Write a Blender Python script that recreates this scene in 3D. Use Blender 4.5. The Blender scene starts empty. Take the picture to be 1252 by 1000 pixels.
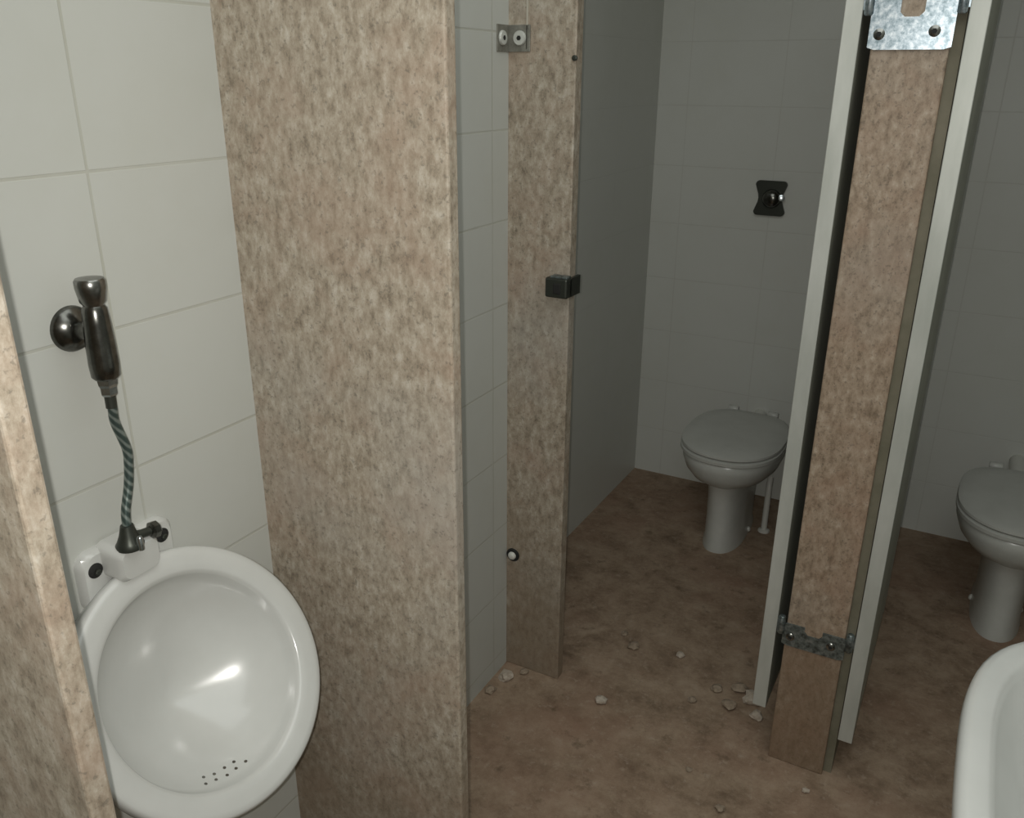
import bpy, bmesh, math, random
from mathutils import Vector, Matrix, noise

S = bpy.context.scene
COL = S.collection
PI = math.pi

# ------------------------------------------------------------------ helpers
def link_mesh(name, bm, mat, parent=None, smooth=False):
    me = bpy.data.meshes.new(name)
    bmesh.ops.recalc_face_normals(bm, faces=bm.faces[:])
    bm.to_mesh(me); bm.free()
    for p in me.polygons: p.use_smooth = smooth
    me.materials.append(mat)
    if smooth:
        try: me.set_sharp_from_angle(angle=math.radians(45))
        except Exception: pass
    o = bpy.data.objects.new(name, me); COL.objects.link(o)
    if parent is not None: o.parent = parent
    return o

def thing(name, label, cat, loc=(0, 0, 0), group=None, rz=0):
    o = bpy.data.objects.new(name, None); COL.objects.link(o)
    o.empty_display_size = .05
    o.location = loc; o.rotation_euler = (0, 0, rz)
    o['label'] = label; o['category'] = cat; o['kind'] = 'thing'
    if group: o['group'] = group
    return o

def tag(o, label, cat, group=None, kind='thing'):
    o['label'] = label; o['category'] = cat; o['kind'] = kind
    if group: o['group'] = group
    return o

def structure(name, bm, mat, label=None, cat=None):
    o = link_mesh(name, bm, mat); o['kind'] = 'structure'
    o['label'] = label or name; o['category'] = cat or name.split('_')[0]
    return o

def box(bm, x0, x1, y0, y1, z0, z1, bev=0, seg=2):
    r = bmesh.ops.create_cube(bm, size=1)
    vs = r['verts']
    for v in vs:
        v.co = Vector(((x0+x1)/2+v.co.x*(x1-x0), (y0+y1)/2+v.co.y*(y1-y0), (z0+z1)/2+v.co.z*(z1-z0)))
    if bev:
        es = list({e for v in vs for e in v.link_edges})
        bmesh.ops.bevel(bm, geom=es, offset=bev, segments=seg, affect='EDGES', profile=.5)
    return bm

def BM(): return bmesh.new()
def boxbm(*a, **k): return box(BM(), *a, **k)

def frame_for(d):
    d = Vector(d).normalized()
    a = Vector((0, 0, 1)) if abs(d.z) < .9 else Vector((1, 0, 0))
    u = d.cross(a).normalized(); v = d.cross(u).normalized()
    return d, u, v

def lathe(bm, origin, axis, prof, n=32, cap0=True, cap1=True):
    """prof = [(distance along the axis, radius)]"""
    o = Vector(origin); d, u, v = frame_for(axis)
    rings = []
    for t, r in prof:
        rings.append([bm.verts.new(o+d*t+(u*math.cos(2*PI*i/n)+v*math.sin(2*PI*i/n))*r) for i in range(n)])
    for a, b in zip(rings, rings[1:]):
        for i in range(n):
            bm.faces.new((a[i], a[(i+1) % n], b[(i+1) % n], b[i]))
    if cap0: bm.faces.new(rings[0][::-1])
    if cap1: bm.faces.new(rings[-1])
    return bm

def loft(bm, rings, cap0=True, cap1=True):
    R = [[bm.verts.new(p) for p in r] for r in rings]
    n = len(R[0])
    for a, b in zip(R, R[1:]):
        for i in range(n):
            bm.faces.new((a[i], a[(i+1) % n], b[(i+1) % n], b[i]))
    if cap0: bm.faces.new(R[0][::-1])
    if cap1: bm.faces.new(R[-1])
    return bm

def catmull(P, per=8):
    P = [Vector(p) for p in P]; Q = [P[0]*2-P[1]]+P+[P[-1]*2-P[-2]]; out = []
    for i in range(1, len(Q)-2):
        for k in range(per):
            t = k/per; a, b, c, d = Q[i-1], Q[i], Q[i+1], Q[i+2]
            out.append(.5*((2*b)+(c-a)*t+(2*a-5*b+4*c-d)*t*t+(3*b-a-3*c+d)*t**3))
    out.append(P[-1]); return out

def tube(bm, pts, r, n=12, twist=None):
    pts = [Vector(p) for p in pts]
    prev = None; rings = []
    for i, p in enumerate(pts):
        t = (pts[min(i+1, len(pts)-1)]-pts[max(i-1, 0)]).normalized()
        if prev is None: _, u, _ = frame_for(t)
        else: u = (prev-t*prev.dot(t)).normalized()
        prev = u; v = t.cross(u)
        rad = r[i] if isinstance(r, (list, tuple)) else r
        rings.append([p+(u*math.cos(2*PI*k/n)+v*math.sin(2*PI*k/n))*rad for k in range(n)])
    return loft(bm, rings)

def poly_prism(bm, pts2, to3, d):
    """extruded outline; to3 maps (a, b) to a point; d is the extrusion vector"""
    A = [bm.verts.new(to3(*p)) for p in pts2]; B = [bm.verts.new(Vector(to3(*p))+Vector(d)) for p in pts2]
    n = len(A)
    bm.faces.new(A); bm.faces.new(B[::-1])
    for i in range(n): bm.faces.new((A[i], B[i], B[(i+1) % n], A[(i+1) % n]))
    return bm

# ---------------------------------------------------------------- materials
class NT:
    def __init__(s, name, rough=.5, metal=0.0):
        s.m = bpy.data.materials.new(name); s.m.use_nodes = True
        s.t = s.m.node_tree; s.b = s.t.nodes['Principled BSDF']
        s.b.inputs['Roughness'].default_value = rough; s.b.inputs['Metallic'].default_value = metal
        s.pos = s.n('ShaderNodeTexCoord').outputs['Object']
    def n(s, ty, **kw):
        x = s.t.nodes.new(ty)
        for k, v in kw.items(): setattr(x, k, v)
        return x
    def l(s, a, b): s.t.links.new(a, b)
    def setv(s, sock, v):
        if hasattr(v, 'is_linked') or hasattr(v, 'node'): s.l(v, sock)
        else: sock.default_value = v
    def noise(s, scale, detail=6, rough=.6, vec=None, dist=0):
        x = s.n('ShaderNodeTexNoise'); s.l(vec or s.pos, x.inputs['Vector'])
        x.inputs['Scale'].default_value = scale; x.inputs['Detail'].default_value = detail
        x.inputs['Roughness'].default_value = rough; x.inputs['Distortion'].default_value = dist
        return x.outputs['Fac']
    def ramp(s, f, stops):
        x = s.n('ShaderNodeValToRGB'); s.l(f, x.inputs['Fac']); e = x.color_ramp.elements
        while len(e) < len(stops): e.new(.5)
        for el, (p, c) in zip(e, stops): el.position = p; el.color = c if len(c) == 4 else (*c, 1)
        return x.outputs['Color']
    def mix(s, f, a, b, mode='MIX'):
        x = s.n('ShaderNodeMix', data_type='RGBA', blend_type=mode)
        s.setv(x.inputs['Factor'], f)
        for i, c in ((6, a), (7, b)):
            if isinstance(c, tuple): x.inputs[i].default_value = c if len(c) == 4 else (*c, 1)
            else: s.l(c, x.inputs[i])
        return x.outputs[2]
    def math(s, op, a, b=0.0):
        x = s.n('ShaderNodeMath', operation=op); s.setv(x.inputs[0], a); s.setv(x.inputs[1], b); return x.outputs[0]
    def mapped(s, loc=(0, 0, 0), scale=(1, 1, 1), rot=(0, 0, 0)):
        x = s.n('ShaderNodeMapping'); s.l(s.pos, x.inputs['Vector'])
        x.inputs['Location'].default_value = loc; x.inputs['Scale'].default_value = scale; x.inputs['Rotation'].default_value = rot
        return x.outputs['Vector']
    def bump(s, h, strength=.2, dist=.002):
        x = s.n('ShaderNodeBump'); x.inputs['Strength'].default_value = strength; x.inputs['Distance'].default_value = dist
        s.l(h, x.inputs['Height']); s.l(x.outputs['Normal'], s.b.inputs['Normal'])
    def color(s, c):
        if isinstance(c, tuple): s.b.inputs['Base Color'].default_value = (*c, 1)
        else: s.l(c, s.b.inputs['Base Color'])
        return s.m

def tile_mat(name, axis, tw, thh, off, z0, base=(.53, .54, .505), grout=(.44, .44, .385), mortar=.0026):
    k = NT(name, rough=.38)
    k.b.inputs['Specular IOR Level'].default_value = .3
    sep = k.n('ShaderNodeSeparateXYZ'); k.l(k.pos, sep.inputs[0])
    a = k.math('SUBTRACT', sep.outputs[axis], off); z = k.math('SUBTRACT', sep.outputs['Z'], z0)
    cmb = k.n('ShaderNodeCombineXYZ'); k.l(a, cmb.inputs['X']); k.l(z, cmb.inputs['Y'])
    br = k.n('ShaderNodeTexBrick', offset=0.0, squash=1.0)
    k.l(cmb.outputs[0], br.inputs['Vector'])
    for nm, v in (('Scale', 1.0), ('Mortar Size', mortar), ('Mortar Smooth', .45), ('Brick Width', tw), ('Row Height', thh), ('Bias', 0.0)):
        br.inputs[nm].default_value = v
    gn = k.ramp(k.noise(5, 4, .6), [(.3, (0, 0, 0)), (.62, (1, 1, 1))])
    fac = k.math('MULTIPLY', br.outputs['Fac'], k.math('ADD', k.math('MULTIPLY', gn, .55), .4))
    dirt = k.ramp(k.noise(3.1, 8, .7), [(.45, (0, 0, 0)), (.75, (1, 1, 1))])
    c = k.mix(k.math('MULTIPLY', dirt, .25), base, tuple(v*w for v, w in zip(base, (.83, .82, .74))))
    c = k.mix(fac, c, grout)
    inv = k.math('SUBTRACT', 1.0, br.outputs['Fac'])
    k.bump(inv, .35, .0012)
    return k.color(c)

def granite_mat(name, light=1.0, tint=(1.11, 1.16, 1.21)):
    k = NT(name, rough=.5)
    k.b.inputs['Specular IOR Level'].default_value = .35
    st = k.mapped(scale=(1, 1, .55))
    f1 = k.noise(62, 8, .75, vec=st)
    f2 = k.noise(7, 6, .65, dist=.4)
    f3 = k.noise(2.3, 5, .6)
    f4 = k.noise(150, 3, .6)
    L = lambda c: tuple(v*light*t for v, t in zip(c, tint))
    c1 = k.ramp(f1, [(.30, L((.150, .115, .080))), (.46, L((.305, .245, .180))), (.56, L((.385, .320, .245))), (.72, L((.52, .465, .385)))])
    c2 = k.mix(k.ramp(f2, [(.46, (0, 0, 0)), (.72, (.6, .6, .6))]), c1, L((.33, .225, .160)))
    c3 = k.mix(k.ramp(f3, [(.5, (0, 0, 0)), (.72, (.45, .45, .45))]), c2, L((.36, .34, .30)))
    spk = k.ramp(f4, [(.33, (.6, .6, .6)), (.42, (0, 0, 0))])
    c4 = k.mix(k.math('MULTIPLY', spk, .75), c3, L((.10, .085, .065)))
    # browner and darker towards the floor, with an uneven fade
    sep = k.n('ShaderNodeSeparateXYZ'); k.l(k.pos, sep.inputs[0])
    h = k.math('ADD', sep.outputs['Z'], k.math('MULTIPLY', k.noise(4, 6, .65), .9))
    low_brown = k.ramp(h, [(.62, (.62, .62, .62)), (1.35, (0, 0, 0))])
    c5 = k.mix(low_brown, c4, L((.20, .145, .095)))
    k.bump(f1, .25, .0015)
    return k.color(c5)

M = {}
M['tile_left'] = tile_mat('white_wall_tile', 'Y', .34, .2045, .717, 1.485-.2045*6)
M['tile_back'] = tile_mat('white_stall_tile', 'X', .34, .2165, -.02, 1.719-.2165*7, base=(.60, .61, .57), grout=(.54, .54, .50), mortar=.0022)
M['tile_side'] = tile_mat('white_side_tile', 'Y', .32, .2165, .3, 1.719-.2165*7, base=(.57, .58, .54), grout=(.53, .54, .50), mortar=.0015)
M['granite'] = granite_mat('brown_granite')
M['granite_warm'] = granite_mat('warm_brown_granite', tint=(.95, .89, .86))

k = NT('painted_plaster', rough=.7)
M['plaster'] = k.color(k.ramp(k.noise(3, 6), [(.3, (.50, .50, .46)), (.7, (.58, .58, .54))]))

k = NT('dirty_brown_floor', rough=.62); k.b.inputs['Specular IOR Level'].default_value = .25
a = k.ramp(k.noise(9, 10, .76, dist=.15), [(.32, (.15, .102, .068)), (.48, (.27, .195, .135)), (.60, (.345, .26, .185)), (.74, (.41, .33, .25))])
b = k.mix(k.ramp(k.noise(2.2, 6, .6), [(.48, (0, 0, 0)), (.68, (.6, .6, .6))]), a, (.285, .175, .122))
c = k.mix(k.ramp(k.noise(38, 5, .7), [(.56, (0, 0, 0)), (.72, (.7, .7, .7))]), b, (.40, .32, .245))
c = k.mix(k.ramp(k.noise(17, 6, .7, vec=k.mapped(loc=(3, 1, 0))), [(.30, (.6, .6, .6)), (.42, (0, 0, 0))]), c, (.10, .068, .042))
k.bump(k.noise(30, 8, .7), .35, .004)
M['floor'] = k.color(c)

k = NT('white_porcelain', rough=.2); k.b.inputs['Coat Weight'].default_value = .25; k.b.inputs['Coat Roughness'].default_value = .08
M['porcelain'] = k.color(k.ramp(k.noise(9, 6, .6), [(.35, (.545, .55, .525)), (.65, (.58, .585, .56))]))
k = NT('old_porcelain', rough=.25)
M['porcelain_old'] = k.color(k.ramp(k.noise(8, 6, .6), [(.35, (.50, .51, .475)), (.65, (.58, .585, .55))]))
k = NT('grey_toilet_lid', rough=.35)
M['lid'] = k.color(k.ramp(k.noise(7, 6, .6), [(.35, (.47, .475, .44)), (.65, (.53, .535, .50))]))
k = NT('tarnished_chrome', rough=.24, metal=1.0)
M['dark_chrome'] = k.color(k.ramp(k.noise(40, 6, .7), [(.35, (.09, .09, .082)), (.7, (.21, .21, .195))]))
k = NT('bright_chrome', rough=.22, metal=1.0)
M['chrome'] = k.color(k.ramp(k.noise(60, 6, .7), [(.35, (.42, .46, .48)), (.7, (.66, .70, .72))]))
k = NT('galvanised_hinge', rough=.32, metal=.9)
M['hinge'] = k.color(k.ramp(k.noise(90, 6, .7), [(.38, (.20, .26, .29)), (.5, (.38, .45, .50)), (.66, (.66, .71, .74))]))
k = NT('stained_hinge', rough=.45, metal=.8)
M['hinge_old'] = k.color(k.ramp(k.noise(80, 6, .7), [(.38, (.09, .10, .095)), (.52, (.20, .24, .24)), (.68, (.38, .40, .39))]))
k = NT('braided_steel_hose', rough=.35, metal=.55)
wv = k.n('ShaderNodeTexWave', wave_type='BANDS', bands_direction='DIAGONAL'); k.l(k.pos, wv.inputs['Vector'])
wv.inputs['Scale'].default_value = 42; wv.inputs['Distortion'].default_value = 1.5
M['hose'] = k.color(k.ramp(wv.outputs['Fac'], [(.25, (.07, .10, .092)), (.6, (.13, .17, .155)), (.9, (.26, .30, .28))]))
k = NT('dull_zinc', rough=.5, metal=.3); M['zinc'] = k.color(k.ramp(k.noise(70, 6, .7), [(.35, (.17, .165, .14)), (.65, (.26, .255, .22))]))
k = NT('aged_chrome', rough=.25, metal=1.0); M['mid_chrome'] = k.color(k.ramp(k.noise(50, 6, .7), [(.35, (.17, .17, .16)), (.7, (.34, .34, .32))]))
k = NT('pale_bolt', rough=.35, metal=.2); M['pale_bolt'] = k.color((.55, .56, .52))
k = NT('aluminium_trim', rough=.45, metal=.25)
M['aluminium'] = k.color(k.ramp(k.noise(14, 5, .6, vec=k.mapped(scale=(1, 1, .25))), [(.35, (.43, .445, .405)), (.65, (.54, .55, .51))]))
k = NT('grey_green_laminate', rough=.55)
M['laminate'] = k.color(k.ramp(k.noise(6, 5, .6), [(.35, (.30, .305, .25)), (.65, (.37, .375, .31))]))
k = NT('olive_plaster', rough=.75)
M['olive'] = k.color(k.ramp(k.noise(9, 6, .65), [(.35, (.15, .14, .095)), (.65, (.22, .20, .145))]))
k = NT('black_hole', rough=.8); M['black'] = k.color((.012, .012, .011))
k = NT('dark_metal', rough=.4, metal=.6); M['dark_metal'] = k.color((.055, .06, .05))
k = NT('white_plastic', rough=.4); M['white_plastic'] = k.color((.62, .62, .57))
k = NT('plaster_chip', rough=.9)
M['chip'] = k.color(k.ramp(k.noise(60, 5, .6), [(.35, (.22, .17, .12)), (.65, (.34, .27, .20))]))
k = NT('pale_chip', rough=.9); M['chip_pale'] = k.color(k.ramp(k.noise(60, 5, .6), [(.35, (.36, .30, .235)), (.65, (.52, .455, .38))]))
k = NT('pale_sealant', rough=.7); M['sealant'] = k.color((.45, .42, .35))

# ---------------------------------------------------------------- the room
WX, SX, RX = -1.0, -1.155, .60        # urinal wall, wall inside the stalls, right wall
FY, BY = 1.81, 3.25                   # stall fronts, back wall
CEIL = 2.7
structure('floor', boxbm(-1.4, .75, -1.6, 3.45, -.1, 0), M['floor'])
structure('ceiling', boxbm(-1.4, .75, -1.5, 3.45, CEIL, CEIL+.1), M['plaster'])
structure('wall_left', boxbm(-1.4, WX, -1.5, FY, 0, CEIL), M['tile_left'], 'white tiled wall behind the urinal', 'wall')
structure('wall_stall', boxbm(-1.4, SX, FY, BY, 0, CEIL), M['tile_side'], 'grey tiled side wall inside the first stall', 'wall')
structure('wall_back', boxbm(-1.4, RX, BY, BY+.2, 0, CEIL), M['tile_back'], 'tiled wall behind the toilets', 'wall')
structure('wall_right', boxbm(RX, RX+.15, -1.5, BY+.2, 0, CEIL), M['tile_left'], 'tiled wall on the right', 'wall')
structure('wall_front', boxbm(-1.4, RX, -1.6, -1.5, 0, CEIL), M['plaster'], 'wall behind the viewer', 'wall')

# ------------------------------------------------------- urinal dividers
GD = 'granite urinal dividers'
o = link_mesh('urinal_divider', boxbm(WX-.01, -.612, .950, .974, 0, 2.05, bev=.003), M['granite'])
tag(o, 'wide mottled brown granite slab standing right of the white urinal', 'divider', GD)
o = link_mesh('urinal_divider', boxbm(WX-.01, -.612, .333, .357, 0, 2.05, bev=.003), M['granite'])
tag(o, 'granite slab at the left edge, seen by its narrow lit end', 'divider', GD)

# ---------------------------------------------------------------- urinal
UC = Vector((-.856, .671, .798)); TL = math.radians(33.6)
UA, UB = .196, .194
D2 = Vector((math.sin(TL), 0, -math.cos(TL)))          # down the opening
NO = Vector((math.cos(TL), 0, math.sin(TL)))           # out of the opening
YV = Vector((0, 1, 0))
N = 96
def rim(s, depth=0.0, shift=0.0, n=N):
    return [UC+YV*(UA*s*math.cos(2*PI*i/n))+D2*(UB*s*math.sin(2*PI*i/n)+shift)+NO*depth for i in range(n)]
ur = thing('urinal', 'round white wall-hung urinal between the two granite slabs', 'urinal', (0, 0, 0))
bm = BM()
def bodyring(t):
    # t = 0 at the rim, 1 on the wall
    out = []
    for i in range(N):
        c, s = math.cos(2*PI*i/N), math.sin(2*PI*i/N)
        a = UC+YV*(UA*c*.985)+D2*(UB*s*.985)-NO*.028
        zz = .80-.165*s if s > 0 else .80-.150*s
        w = Vector((WX-.004, UC.y+.135*c, zz-.02))
        p = a.lerp(w, t)
        p.z -= .02*math.sin(PI*t)*max(0, s)
        p.x = max(p.x, WX-.004)
        out.append(p)
    return out
rings = [bodyring(1), bodyring(.75), bodyring(.5), bodyring(.25), bodyring(.05)]
rings += [rim(.985, -.026), rim(1.0, -.018), rim(1.0, -.008), rim(.99, -.002), rim(.97, .001), rim(.93, .0012), rim(.86, .000), rim(.815, -.0015),
          rim(.795, -.004), rim(.780, -.010), rim(.772, -.022)]
for i in range(1, 25):
    u = i/24
    q = 1-u*.985                          # share of the inner radius
    rings.append(rim(.772*q, -.022-.030*(1-q**6)-.088*(1-(q*q+.03)**.5*.9853), shift=.010*(1-q)))
loft(bm, rings)
for v in bm.verts:
    if v.co.x < WX-.004: v.co.x = WX-.004
link_mesh('bowl', bm, M['porcelain'], ur, smooth=True)
# spud block and back plate with its ears
bm = BM()
def rr(y0, y1, z0, z1, r, x, n=6):
    pts = []
    for cy, cz, a0 in ((y1-r, z1-r, 0), (y0+r, z1-r, 90), (y0+r, z0+r, 180), (y1-r, z0+r, 270)):
        for j in range(n+1):
            a = math.radians(a0+90*j/n); pts.append(Vector((x, cy+r*math.cos(a), cz+r*math.sin(a))))
    return pts
loft(bm, [rr(.594, .748, .90, .992, .022, WX-.004), rr(.594, .748, .90, .992, .022, WX+.010), rr(.599, .743, .905, .987, .020, WX+.016)])
link_mesh('back_plate', bm, M['porcelain'], ur, smooth=True)
bm = BM()
loft(bm, [rr(.626, .694, .945, .998, .014, WX+.005), rr(.626, .694, .945, .998, .014, WX+.048), rr(.631, .689, .950, .993, .012, WX+.056)])
link_mesh('spud_block', bm, M['porcelain'], ur, smooth=True)
for yy in (.615, .727):
    bm = BM(); lathe(bm, (WX+.0165, yy, .965), (1, 0, 0), [(-.004, .011), (.0005, .011), (.002, .009)], n=20)
    h = link_mesh('mounting_hole', bm, M['black'], ur, smooth=True); h['label'] = 'dark mounting hole in the back plate'
    bm = BM(); lathe(bm, (WX+.018, yy+.001, .963), (1, 0, 0), [(-.003, .005), (.003, .005), (.004, .003)], n=6)
    link_mesh('screw', bm, M['dark_metal'], h, smooth=False)
# drain holes low in the bowl
bm = BM()
for (s_, da) in ((.72, -16), (.715, -9), (.72, -2), (.715, 5), (.72, 12), (.675, -12), (.67, -5), (.675, 3), (.67, 10)):
    ang = math.radians(104+da); q = s_/.772
    d_ = -.022-.030*(1-q**6)-.088*(1-(q*q+.03)**.5*.9853)
    p = UC+YV*(UA*s_*math.cos(ang))+D2*(UB*s_*math.sin(ang)+.010*(1-q))+NO*d_
    nrm = (NO-(YV*math.cos(ang)+D2*math.sin(ang))*.9).normalized()
    lathe(bm, p, nrm, [(-.003, .0024), (.0008, .0024)], n=12)
dh = link_mesh('drain_holes', bm, M['mid_chrome'], ur); dh['label'] = 'small grey drain holes'

# ------------------------------------------------- urinal flush valve + hose
fv = thing('flush_valve', 'tarnished chrome push flush valve on the tiles above the urinal', 'flush valve', (0, 0, 0))
VX, VY = -.952, .660
bm = BM(); lathe(bm, (WX-.002, .657, 1.296), (1, 0, 0), [(0, .030), (.004, .030), (.010, .027), (.016, .018), (.019, .013)], n=36)
link_mesh('wall_flange', bm, M['dark_chrome'], fv, smooth=True)
bm = BM(); tube(bm, [(WX+.01, .657, 1.296), (WX+.03, .658, 1.296), (VX, VY, 1.296)], .0115, n=20)
link_mesh('inlet_pipe', bm, M['dark_chrome'], fv, smooth=True)
bm = BM(); lathe(bm, (VX, VY, 1.236), (0, 0, 1), [(0, .014), (.004, .0175), (.02, .0185), (.050, .0178), (.075, .0165), (.092, .0150), (.097, .012)], n=36)
link_mesh('valve_body', bm, M['dark_chrome'], fv, smooth=True)
bm = BM(); lathe(bm, (VX, VY, 1.325), (0, 0, 1), [(0, .0115), (.008, .0125), (.012, .0155), (.030, .0185), (.038, .0185), (.041, .0165), (.042, .006)], n=36)
b_ = link_mesh('push_button', bm, M['mid_chrome'], fv, smooth=True); b_['label'] = 'lighter chrome push cap'
bm = BM(); lathe(bm, (VX, VY, 1.213), (0, 0, 1), [(0, .009), (.003, .011), (.012, .011), (.016, .013), (.024, .014)], n=6)
b_ = link_mesh('outlet_nut', bm, M['chrome'], fv); b_['label'] = 'hexagonal outlet nut'

hs = thing('braided_hose', 'grey-green braided hose running from the flush valve to the urinal', 'hose', (0, 0, 0))
bm = BM()
hp = catmull([(VX, VY, 1.214), (VX, .661, 1.195), (VX-.004, .664, 1.172), (VX-.004, .674, 1.132), (VX-.004, .673, 1.108), (VX-.004, .667, 1.078), (VX-.002, .655, 1.045), (VX+.002, .650, 1.018)], 8)
tube(bm, hp, .0062, n=12)
link_mesh('hose', bm, M['hose'], hs, smooth=True)
bm = BM(); lathe(bm, (VX, VY, 1.196), (0, 0.02, 1), [(0, .0070), (.018, .0072)], n=14)
c_ = link_mesh('ferrule', bm, M['dark_metal'], hs, smooth=True); c_['label'] = 'dark crimped ferrule'
cn = thing('angle_stop', 'dark chrome connector with side knob on the urinal spud', 'valve', (0, 0, 0))
bm = BM(); lathe(bm, (VX+.002, .650, .994), (0, 0, 1), [(0, .018), (.005, .019), (.010, .016), (.020, .012), (.034, .0085)], n=24)
link_mesh('valve_body', bm, M['dark_metal'], cn, smooth=True)
bm = BM(); tube(bm, [(VX+.002, .650, 1.008), (VX+.004, .668, 1.006), (VX+.005, .684, 1.004)], [.009, .0065, .0065], n=14)
link_mesh('stem', bm, M['dark_metal'], cn, smooth=True)
bm = BM(); lathe(bm, (VX+.005, .681, 1.004), (.05, 1, -.06), [(0, .008), (.003, .0125), (.011, .0125), (.014, .009)], n=8)
link_mesh('knob', bm, M['dark_chrome'], cn, smooth=False)
bm = BM(); lathe(bm, (VX+.022, .652, .995), (0, 0, 1), [(0, .0045), (.018, .0045), (.020, .003)], n=12)
b_ = link_mesh('bleed_screw', bm, M['chrome'], cn, smooth=True); b_['label'] = 'bright chrome screw'

# ------------------------------------------------- stall front, left pilaster
pa = thing('stall_pilaster', 'narrow granite upright against the left wall beside the first stall', 'pilaster', (0, 0, 0))
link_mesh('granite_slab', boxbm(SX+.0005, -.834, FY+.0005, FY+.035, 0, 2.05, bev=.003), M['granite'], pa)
bm = BM(); box(bm, -.955, -.951, FY-.003, FY+.002, 1.655, 1.80, bev=.001)
b_ = link_mesh('sealant_streak', bm, M['sealant'], pa); b_['label'] = 'pale vertical streak near the top'
bm = BM(); lathe(bm, (-.837, FY-.001, 1.637), (0, -1, 0), [(-.003, .006), (.002, .006), (.003, .004)], n=12)
b_ = link_mesh('screw', bm, M['dark_metal'], pa, smooth=True); b_['label'] = 'small dark screw at the upper edge'

cb = thing('corner_bracket', 'small bright bracket with two bolts joining granite upright to tiled wall', 'bracket', (0, 0, 0))
bm = BM()
box(bm, WX-.001, WX+.003, FY-.055, FY+.001, 1.650, 1.705, bev=.001)
box(bm, WX, WX+.055, FY-.003, FY+.001, 1.650, 1.705, bev=.001)
link_mesh('bracket_plate', bm, M['zinc'], cb)
for (p, d) in (((WX+.003, FY-.034, 1.678), (1, 0, 0)), ((WX+.030, FY-.003, 1.678), (0, -1, 0))):
    bm = BM(); lathe(bm, p, d, [(-.002, .0155), (.003, .0155), (.005, .014), (.0055, .008)], n=20)
    h = link_mesh('bolt', bm, M['pale_bolt'], cb, smooth=True)
    bm = BM(); lathe(bm, Vector(p)+Vector(d)*.0055, d, [(-.003, .0055), (.0008, .0055)], n=6)
    link_mesh('socket', bm, M['black'], h)
lb = thing('wall_bolt', 'lone round bolt low on the granite upright near the tiled wall', 'bolt', (0, 0, 0))
bm = BM(); lathe(bm, (-.980, FY+.001, .366), (0, -1, 0), [(-.002, .0195), (.003, .0195), (.006, .017)], n=28)
link_mesh('washer', bm, M['black'], lb, smooth=True)
bm = BM(); lathe(bm, (-.980, FY-.004, .366), (0, -1, 0), [(-.002, .0115), (.004, .0115), (.008, .009), (.010, .005)], n=24)
b_ = link_mesh('bolt_head', bm, M['white_plastic'], lb, smooth=True); b_['label'] = 'pale bolt head'

dk = thing('door_keeper', 'dark metal door keeper on the inner edge of the left granite upright', 'latch', (0, 0, 0))
bm = BM(); box(bm, -.884, -.826, FY-.030, FY, 1.112, 1.160, bev=.005); box(bm, -.834, -.826, FY-.01, FY+.045, 1.114, 1.158)
link_mesh('keeper_body', bm, M['dark_metal'], dk)
bm = BM(); box(bm, -.872, -.828, FY-.026, FY-.002, 1.158, 1.164, bev=.002)
b_ = link_mesh('top_plate', bm, M['hinge_old'], dk); b_['label'] = 'lighter worn top plate'
bm = BM(); box(bm, -.862, -.842, FY-.0325, FY-.02, 1.122, 1.148, bev=.003)
b_ = link_mesh('slot', bm, M['black'], dk); b_['label'] = 'black slot'

# ------------------------------------------------- middle partition
mp = thing('stall_partition', 'granite-faced partition between the two toilet stalls', 'partition', (0, 0, 0))
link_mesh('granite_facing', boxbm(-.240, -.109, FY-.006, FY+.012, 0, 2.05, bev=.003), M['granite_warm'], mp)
b_ = link_mesh('partition_wall', boxbm(-.236, -.090, FY+.012, BY-.001, 0, 2.05), M['olive'], mp); b_['label'] = 'olive plastered partition wall'

# ------------------------------------------------- stall doors
def stall_door(x0, x1, z0, label, sx):
    t = thing('swing_door', label, 'door', (0, 0, 0), 'open stall doors')
    y0, y1, z1 = 1.800, 2.42, 1.98
    tr = .022
    link_mesh('door_panel', boxbm(x0, x1, y0+.004, y1-.004, z0, z1), M['laminate'], t)
    bm = BM()
    box(bm, x0-.0005, x1+.0005, y0, y0+.006, z0-.001, z1+.001, bev=.0015)
    box(bm, x0-.0005, x1+.0005, y1-.006, y1, z0-.001, z1+.001, bev=.0015)
    b_ = link_mesh('edge_trim', bm, M['aluminium'], t); b_['label'] = 'pale aluminium edge trim'
stall_door(-.293, -.262, .146, 'open stall door left of the granite partition, seen by its pale edge', -1)
stall_door(-.087, -.056, .124, 'open stall door right of the granite partition, seen by its pale edge', 1)

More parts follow.
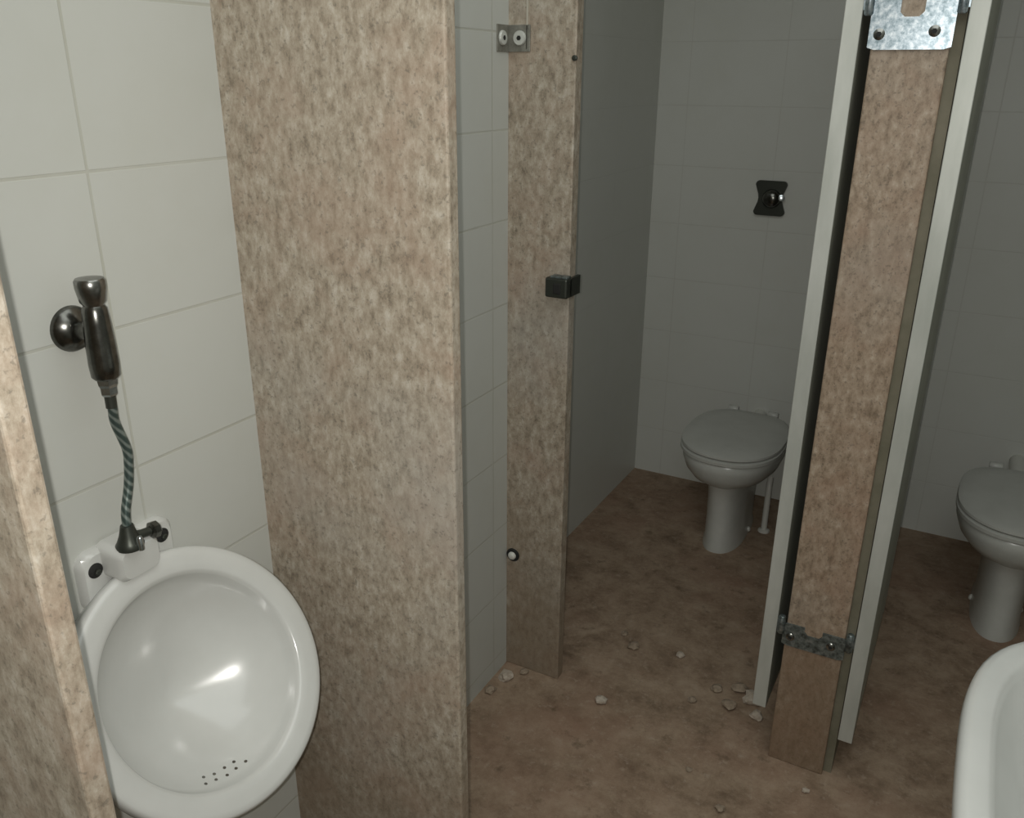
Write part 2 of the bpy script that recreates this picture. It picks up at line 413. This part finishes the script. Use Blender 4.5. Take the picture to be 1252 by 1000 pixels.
# ------------------------------------------------- hinges on the partition
def hinge(z0, z1, notch, mat, label, knz):
    t = thing('hinge_plate', label, 'hinge', (0, 0, 0), 'hinge plates on the partition')
    y = FY-.006
    xl, xr, xa, xb, zn = -.246, -.106, -.198, -.158, notch
    pts = [(xl, z0), (xl+.012, z0-.004), (xr-.012, z0-.004), (xr, z0), (xr, z1), (xb, z1), (xb, zn+.008), (xb-.008, zn), (xa+.008, zn), (xa, zn+.008), (xa, z1), (xl, z1)]
    bm = poly_prism(BM(), pts, lambda a, b: Vector((a, y, b)), (0, -.004, 0))
    link_mesh('plate', bm, mat, t)
    for (sx, sz) in ((-.228, z0+.022), (-.137, z0+.026)):
        bm = BM(); lathe(bm, (sx, y-.003, sz), (0, -1, 0), [(-.002, .010), (.002, .010), (.005, .006)], n=20)
        s_ = link_mesh('screw', bm, M['mid_chrome'], t, smooth=True)
        bm = BM(); lathe(bm, (sx, y-.008, sz), (0, -1, 0), [(-.002, .0048), (.0006, .0048)], n=6)
        link_mesh('socket', bm, M['black'], s_)
    for xk, d in ((-.251, -1), (-.0985, 1)):
        bm = BM(); lathe(bm, (xk, y-.004, knz[0]), (0, 0, 1), [(0, .006), (.003, .0085), (knz[1]-knz[0]-.003, .0085), (knz[1]-knz[0], .006)], n=18)
        kk = link_mesh('knuckle', bm, mat, t, smooth=True)
        bm = BM(); box(bm, min(xk, xk+d*.014), max(xk, xk+d*.014), y-.002, y+.003, knz[0]+.01, knz[1]-.01)
        link_mesh('leaf', bm, mat, kk)
hinge(1.652, 1.79, 1.702, M['hinge'], 'bright metal hinge plate at the top of the granite partition', (1.705, 1.80))
hinge(.346, .402, .382, M['hinge_old'], 'stained metal hinge plate low on the granite partition', (.372, .42))

# ------------------------------------------------- toilets
def oval(cx, hw, y0, y1, z, n=64, p=2.25, back=None):
    """egg outline, front at y0; back half can be squarer"""
    out = []; ym = y0+(y1-y0)*.46
    for i in range(n):
        a = 2*PI*i/n; c, s = math.cos(a), math.sin(a)
        q = p if s < 0 else (back or p)
        r = (abs(c)**q+abs(s)**q)**(-1/q)
        yy = ym+(r*s)*((ym-y0) if s < 0 else (y1-ym))
        out.append(Vector((cx+r*c*hw, yy, z)))
    return out

def toilet(cx, fy, label):
    """fy: front of the rim; the pedestal starts .09 behind it"""
    t = thing('toilet', label, 'toilet', (cx, fy+.25, 0), 'floor-standing toilets')
    loc = Vector((cx, fy+.25, 0))
    def rel(R): return [p-loc for p in R]
    b0, b1 = fy+.095, fy+.40
    rings = [oval(cx, .072, b0-.004, b1+.05, 0, back=4), oval(cx, .071, b0-.003, b1+.05, .015, back=4), oval(cx, .067, b0, b1+.04, .03, back=4), oval(cx, .067, b0+.003, b1+.04, .12, back=4),
             oval(cx, .070, b0+.003, b1+.04, .22, back=4), oval(cx, .075, b0-.004, b1+.05, .258, back=3.5), oval(cx, .098, b0-.030, b1+.06, .272, back=3),
             oval(cx, .135, fy+.034, fy+.50, .290, back=2.8), oval(cx, .158, fy+.013, fy+.52, .318, back=2.8), oval(cx, .170, fy+.003, fy+.53, .350, back=2.8),
             oval(cx, .172, fy, fy+.53, .372, back=2.8), oval(cx, .168, fy+.005, fy+.525, .380, back=2.8)]
    link_mesh('bowl', loft(BM(), [rel(r) for r in rings]), M['porcelain_old'], t, smooth=True)
    rings = [oval(cx, .168, fy+.004, fy+.46, .381, back=3), oval(cx, .176, fy-.004, fy+.47, .386, back=3), oval(cx, .176, fy-.004, fy+.47, .396, back=3), oval(cx, .170, fy+.002, fy+.465, .400, back=3)]
    link_mesh('seat', loft(BM(), [rel(r) for r in rings]), M['lid'], t, smooth=True)
    rings = [oval(cx, .170, fy+.004, fy+.47, .403, back=3), oval(cx, .175, fy, fy+.475, .407, back=3), oval(cx, .174, fy+.001, fy+.475, .414, back=3), oval(cx, .160, fy+.016, fy+.46, .420, back=3), oval(cx, .11, fy+.07, fy+.40, .423, back=3), oval(cx, .03, fy+.18, fy+.27, .424, back=3)]
    b_ = link_mesh('lid', loft(BM(), [rel(r) for r in rings]), M['lid'], t, smooth=True); b_['label'] = 'closed grey lid'
    for s in (-1, 1):
        bm = BM(); lathe(bm, Vector((cx+s*.075-.02, fy+.485, .412))-loc, (1, 0, 0), [(0, .010), (.003, .013), (.037, .013), (.04, .010)], n=16)
        link_mesh('lid_hinge', bm, M['lid'], t, smooth=True)
    bm = BM(); tube(bm, [Vector((cx, fy+.51, .335))-loc, Vector((cx, fy+.56, .345))-loc, Vector((cx, BY+.004, .35))-loc], .026, n=20)
    link_mesh('inlet_pipe', bm, M['white_plastic'], t, smooth=True)
    bm = BM(); lathe(bm, Vector((cx, fy+.532, .338))-loc, (0, 1, .05), [(0, .034), (.004, .036), (.022, .036), (.026, .030)], n=24)
    b_ = link_mesh('rubber_seal', bm, M['dark_metal'], t, smooth=True); b_['label'] = 'dark rubber seal'
    for s in (-1, 1):
        bm = BM(); lathe(bm, Vector((cx+s*.068, fy+.30, .014))-loc, (s, 0, .35), [(-.004, .010), (.006, .010), (.010, .006)], n=14)
        link_mesh('floor_bolt_cap', bm, M['white_plastic'], t, smooth=True)
    return t
toilet(-.645, 2.620, 'white toilet with closed lid in the left stall, under the wall button')
toilet(.252, 2.525, 'white toilet with closed lid in the right stall, cut by the frame')
# white pipe stub by the toilet
pp = thing('floor_pipe', 'short white pipe standing behind the toilet in the left stall', 'pipe', (-.525, 2.96, 0))
bm = BM(); tube(bm, [(0, 0, -.002), (0, 0, .16), (-.002, .01, .19), (-.004, .03, .21)], .011, n=14)
link_mesh('pipe', bm, M['white_plastic'], pp, smooth=True)
bm = BM(); lathe(bm, (0, 0, 0), (0, 0, 1), [(0, .022), (.006, .021), (.010, .013)], n=20)
link_mesh('floor_collar', bm, M['white_plastic'], pp, smooth=True)

# wall flush button in the left stall
wf = thing('flush_button', 'dark square flush button plate on the back wall above the left toilet', 'flush button', (0, 0, 0))
cx, cz = -.700, 1.190
pts = []
for a0, sx, sz in ((0, 1, 1), (90, -1, 1), (180, -1, -1), (270, 1, -1)):
    for j in range(5):
        a = math.radians(a0+90*j/4); pts.append((cx+sx*.040+.014*math.cos(a), cz+sz*.046+.014*math.sin(a)))
    if sx*sz > 0:      # waist half way down each side
        for q in range(1, 6): pts.append((0, 0))
P2 = []
corner = lambda sx, sz, a0: [(cx+sx*.042+.014*math.cos(math.radians(a0+90*j/4)), cz+sz*.048+.014*math.sin(math.radians(a0+90*j/4))) for j in range(5)]
P2 += corner(1, 1, 0)+corner(-1, 1, 90)
P2 += [(cx-.056+.014*math.sin(PI*q/6), cz+.042-.084*q/6) for q in range(1, 6)]
P2 += corner(-1, -1, 180)+corner(1, -1, 270)
P2 += [(cx+.056-.014*math.sin(PI*q/6), cz-.042+.084*q/6) for q in range(1, 6)]
bm = poly_prism(BM(), P2, lambda a, b: Vector((a, BY+.002, b)), (0, -.014, 0))
link_mesh('plate', bm, M['dark_metal'], wf)
bm = BM(); lathe(bm, (cx+.006, BY-.011, cz), (0, -1, 0), [(-.002, .034), (.006, .034), (.016, .030), (.024, .020), (.027, .008)], n=32)
link_mesh('push_button', bm, M['dark_chrome'], wf, smooth=True)
bm = BM(); lathe(bm, (cx+.040, BY-.012, cz+.004), (.2, -.98, .125), [(-.004, .0125), (.012, .0125), (.0145, .011), (.0155, .006), (.0157, .001)], n=24)  # added stud turned to the flash, stands in for the button's glint
b_ = link_mesh('glint_stud', bm, M['chrome'], wf, smooth=True); b_['label'] = 'chrome stud added for the flash glint'

# ------------------------------------------------- washbasin on the right wall
wb = thing('washbasin', 'white washbasin on the right wall, cut by the frame', 'washbasin', (0, 0, 0))
BC = Vector((.355, .965, 0)); BA, BB, BN = .270, .347, 3.1
def bas(da, db, z, n=96, ox=0):
    out = []
    for i in range(n):
        a = 2*PI*i/n; c, s = math.cos(a), math.sin(a)
        r = (abs(c)**BN+abs(s)**BN)**(-1/BN)
        out.append(Vector((min(BC.x+ox+r*c*(BA-da), RX-.001), BC.y+r*s*(BB-db), z)))
    return out
rings = [bas(.10, .13, .66, ox=.05), bas(.055, .075, .70, ox=.03), bas(.022, .030, .76, ox=.01), bas(.006, .008, .81), bas(0, 0, .832), bas(.002, .002, .842), bas(.007, .007, .848),
         bas(.015, .015, .850), bas(.032, .034, .8495), bas(.038, .041, .846), bas(.043, .048, .835), bas(.050, .058, .82), bas(.062, .075, .80), bas(.085, .105, .76), bas(.12, .15, .73), bas(.18, .22, .715), bas(.24, .30, .71)]
link_mesh('basin', loft(BM(), rings), M['porcelain'], wb, smooth=True)
bm = BM(); lathe(bm, (BC.x+.02, BC.y, .7085), (0, 0, 1), [(0, .026), (.003, .026), (.005, .020)], n=24)
link_mesh('drain', bm, M['chrome'], wb, smooth=True)
rings = [oval(.43, .11, .86, 1.07, 0, back=2.6), oval(.43, .10, .87, 1.06, .06, back=2.6), oval(.43, .08, .885, 1.045, .35, back=2.6), oval(.43, .09, .87, 1.06, .60, back=2.6), oval(.43, .12, .84, 1.09, .70, back=2.6)]
link_mesh('pedestal', loft(BM(), rings), M['porcelain'], wb, smooth=True)

# ------------------------------------------------- rubble on the floor
random.seed(5)
def chip(x, y, r, label, mat='chip', flat=.55):
    r *= 1.25
    bm = BM(); bmesh.ops.create_icosphere(bm, subdivisions=2, radius=1)
    off = Vector((random.uniform(0, 50), random.uniform(0, 50), 0))
    for v in bm.verts:
        d = 1+.55*noise.noise(v.co*1.3+off)+.2*noise.noise(v.co*4+off)
        v.co = v.co*d*r; v.co.z *= flat
    zm = min(v.co.z for v in bm.verts)
    for v in bm.verts: v.co.z = max(0, v.co.z-zm-.0025*0-.12*r)
    o = link_mesh('plaster_chip', bm, M[mat])
    o.location = (x, y, -.0005); o.rotation_euler = (0, 0, random.uniform(0, 6))
    return tag(o, label, 'debris', 'rubble on the floor')
CH = [(-.688, 1.785, .013, 'pale rounded chip on the floor right of the left granite upright', 'chip_pale'),
      (-.561, 2.083, .010, 'small pale chip lying just inside the left stall', 'chip_pale'),
      (-.696, 2.053, .014, 'tan chip inside the left stall near the left upright', 'chip'),
      (-.745, 2.10, .009, 'small brown crumb behind the tan chip in the left stall', 'chip'),
      (-.367, 2.021, .016, 'tan lump at the back of the rubble beside the left door edge', 'chip'),
      (-.322, 1.985, .021, 'largest whitish lump of rubble under the left door edge', 'chip_pale'),
      (-.300, 1.930, .014, 'flat whitish piece of rubble right beside the granite partition foot', 'chip_pale'),
      (-.375, 1.935, .015, 'tan piece at the near side of the rubble under the left door', 'chip'),
      (-.425, 1.985, .013, 'brown piece at the left end of the rubble under the left door', 'chip'),
      (-.470, 1.91, .010, 'small brown crumb left of the rubble under the left door', 'chip'),
      (-.965, 1.745, .017, 'pale lump on the floor in the corner by the left upright', 'chip_pale'),
      (-.93, 1.79, .010, 'small tan chip against the foot of the left upright', 'chip'),
      (-.975, 1.675, .013, 'tan lump along the foot of the grey tiled wall', 'chip'),
      (-.133, 1.731, .007, 'small pale chip in front of the granite partition foot', 'chip_pale'),
      (-.399, 1.66, .006, 'tiny crumb on open floor left of the granite partition', 'chip'),
      (-.298, 1.577, .009, 'small tan chip at the bottom edge of the photo', 'chip')]
for x, y, r, lab, m in CH: chip(x, y, r, lab, m)

# ---------------------------------------------------------------- camera
f = 1045.2; th = math.radians(21.277); al = math.radians(28.578); ro = math.radians(.329)
F = Vector((-math.sin(al)*math.cos(th), math.cos(al)*math.cos(th), -math.sin(th)))
R0 = Vector((math.cos(al), math.sin(al), 0)); U0 = R0.cross(F)
Rv = R0*math.cos(ro)+U0*math.sin(ro); Uv = -R0*math.sin(ro)+U0*math.cos(ro)
CP = Vector((0, 0, 1.6))
cd = bpy.data.cameras.new('camera'); cam = bpy.data.objects.new('camera', cd); COL.objects.link(cam)
cd.sensor_width = 36; cd.sensor_fit = 'HORIZONTAL'; cd.lens = f/1252*36; cd.clip_start = .02; cd.clip_end = 50
m = Matrix((Rv, Uv, -F)).transposed().to_4x4(); m.translation = CP
cam.matrix_world = m
S.camera = cam

# ---------------------------------------------------------------- light
# the phone's own flash, a little left of its lens, and an unseen ceiling-wide fill added for ambient light
ld = bpy.data.lights.new('phone_flash', 'SPOT'); fl = bpy.data.objects.new('phone_flash', ld); COL.objects.link(fl)
ld.energy = 31; ld.color = (1.0, .975, .925); ld.shadow_soft_size = .004; ld.spot_size = math.radians(120); ld.spot_blend = 1.0
fm = m.copy(); fm.translation = CP-Rv*.016+Uv*.004
fl.matrix_world = fm
la = bpy.data.lights.new('ceiling_fill', 'AREA'); lo = bpy.data.objects.new('ceiling_fill', la); COL.objects.link(lo)
la.shape = 'RECTANGLE'; la.size = 1.45; la.size_y = 2.8; la.energy = 20; la.color = (.96, 1.0, .98)
lo.location = (-.15, .30, CEIL-.03)
w = bpy.data.worlds.new('world'); S.world = w; w.use_nodes = True
w.node_tree.nodes['Background'].inputs['Color'].default_value = (.02, .02, .02, 1)

S.view_settings.view_transform = 'Standard'; S.view_settings.look = 'None'
S.view_settings.gamma = 1; S.view_settings.use_curve_mapping = False
S.view_settings.exposure = .20
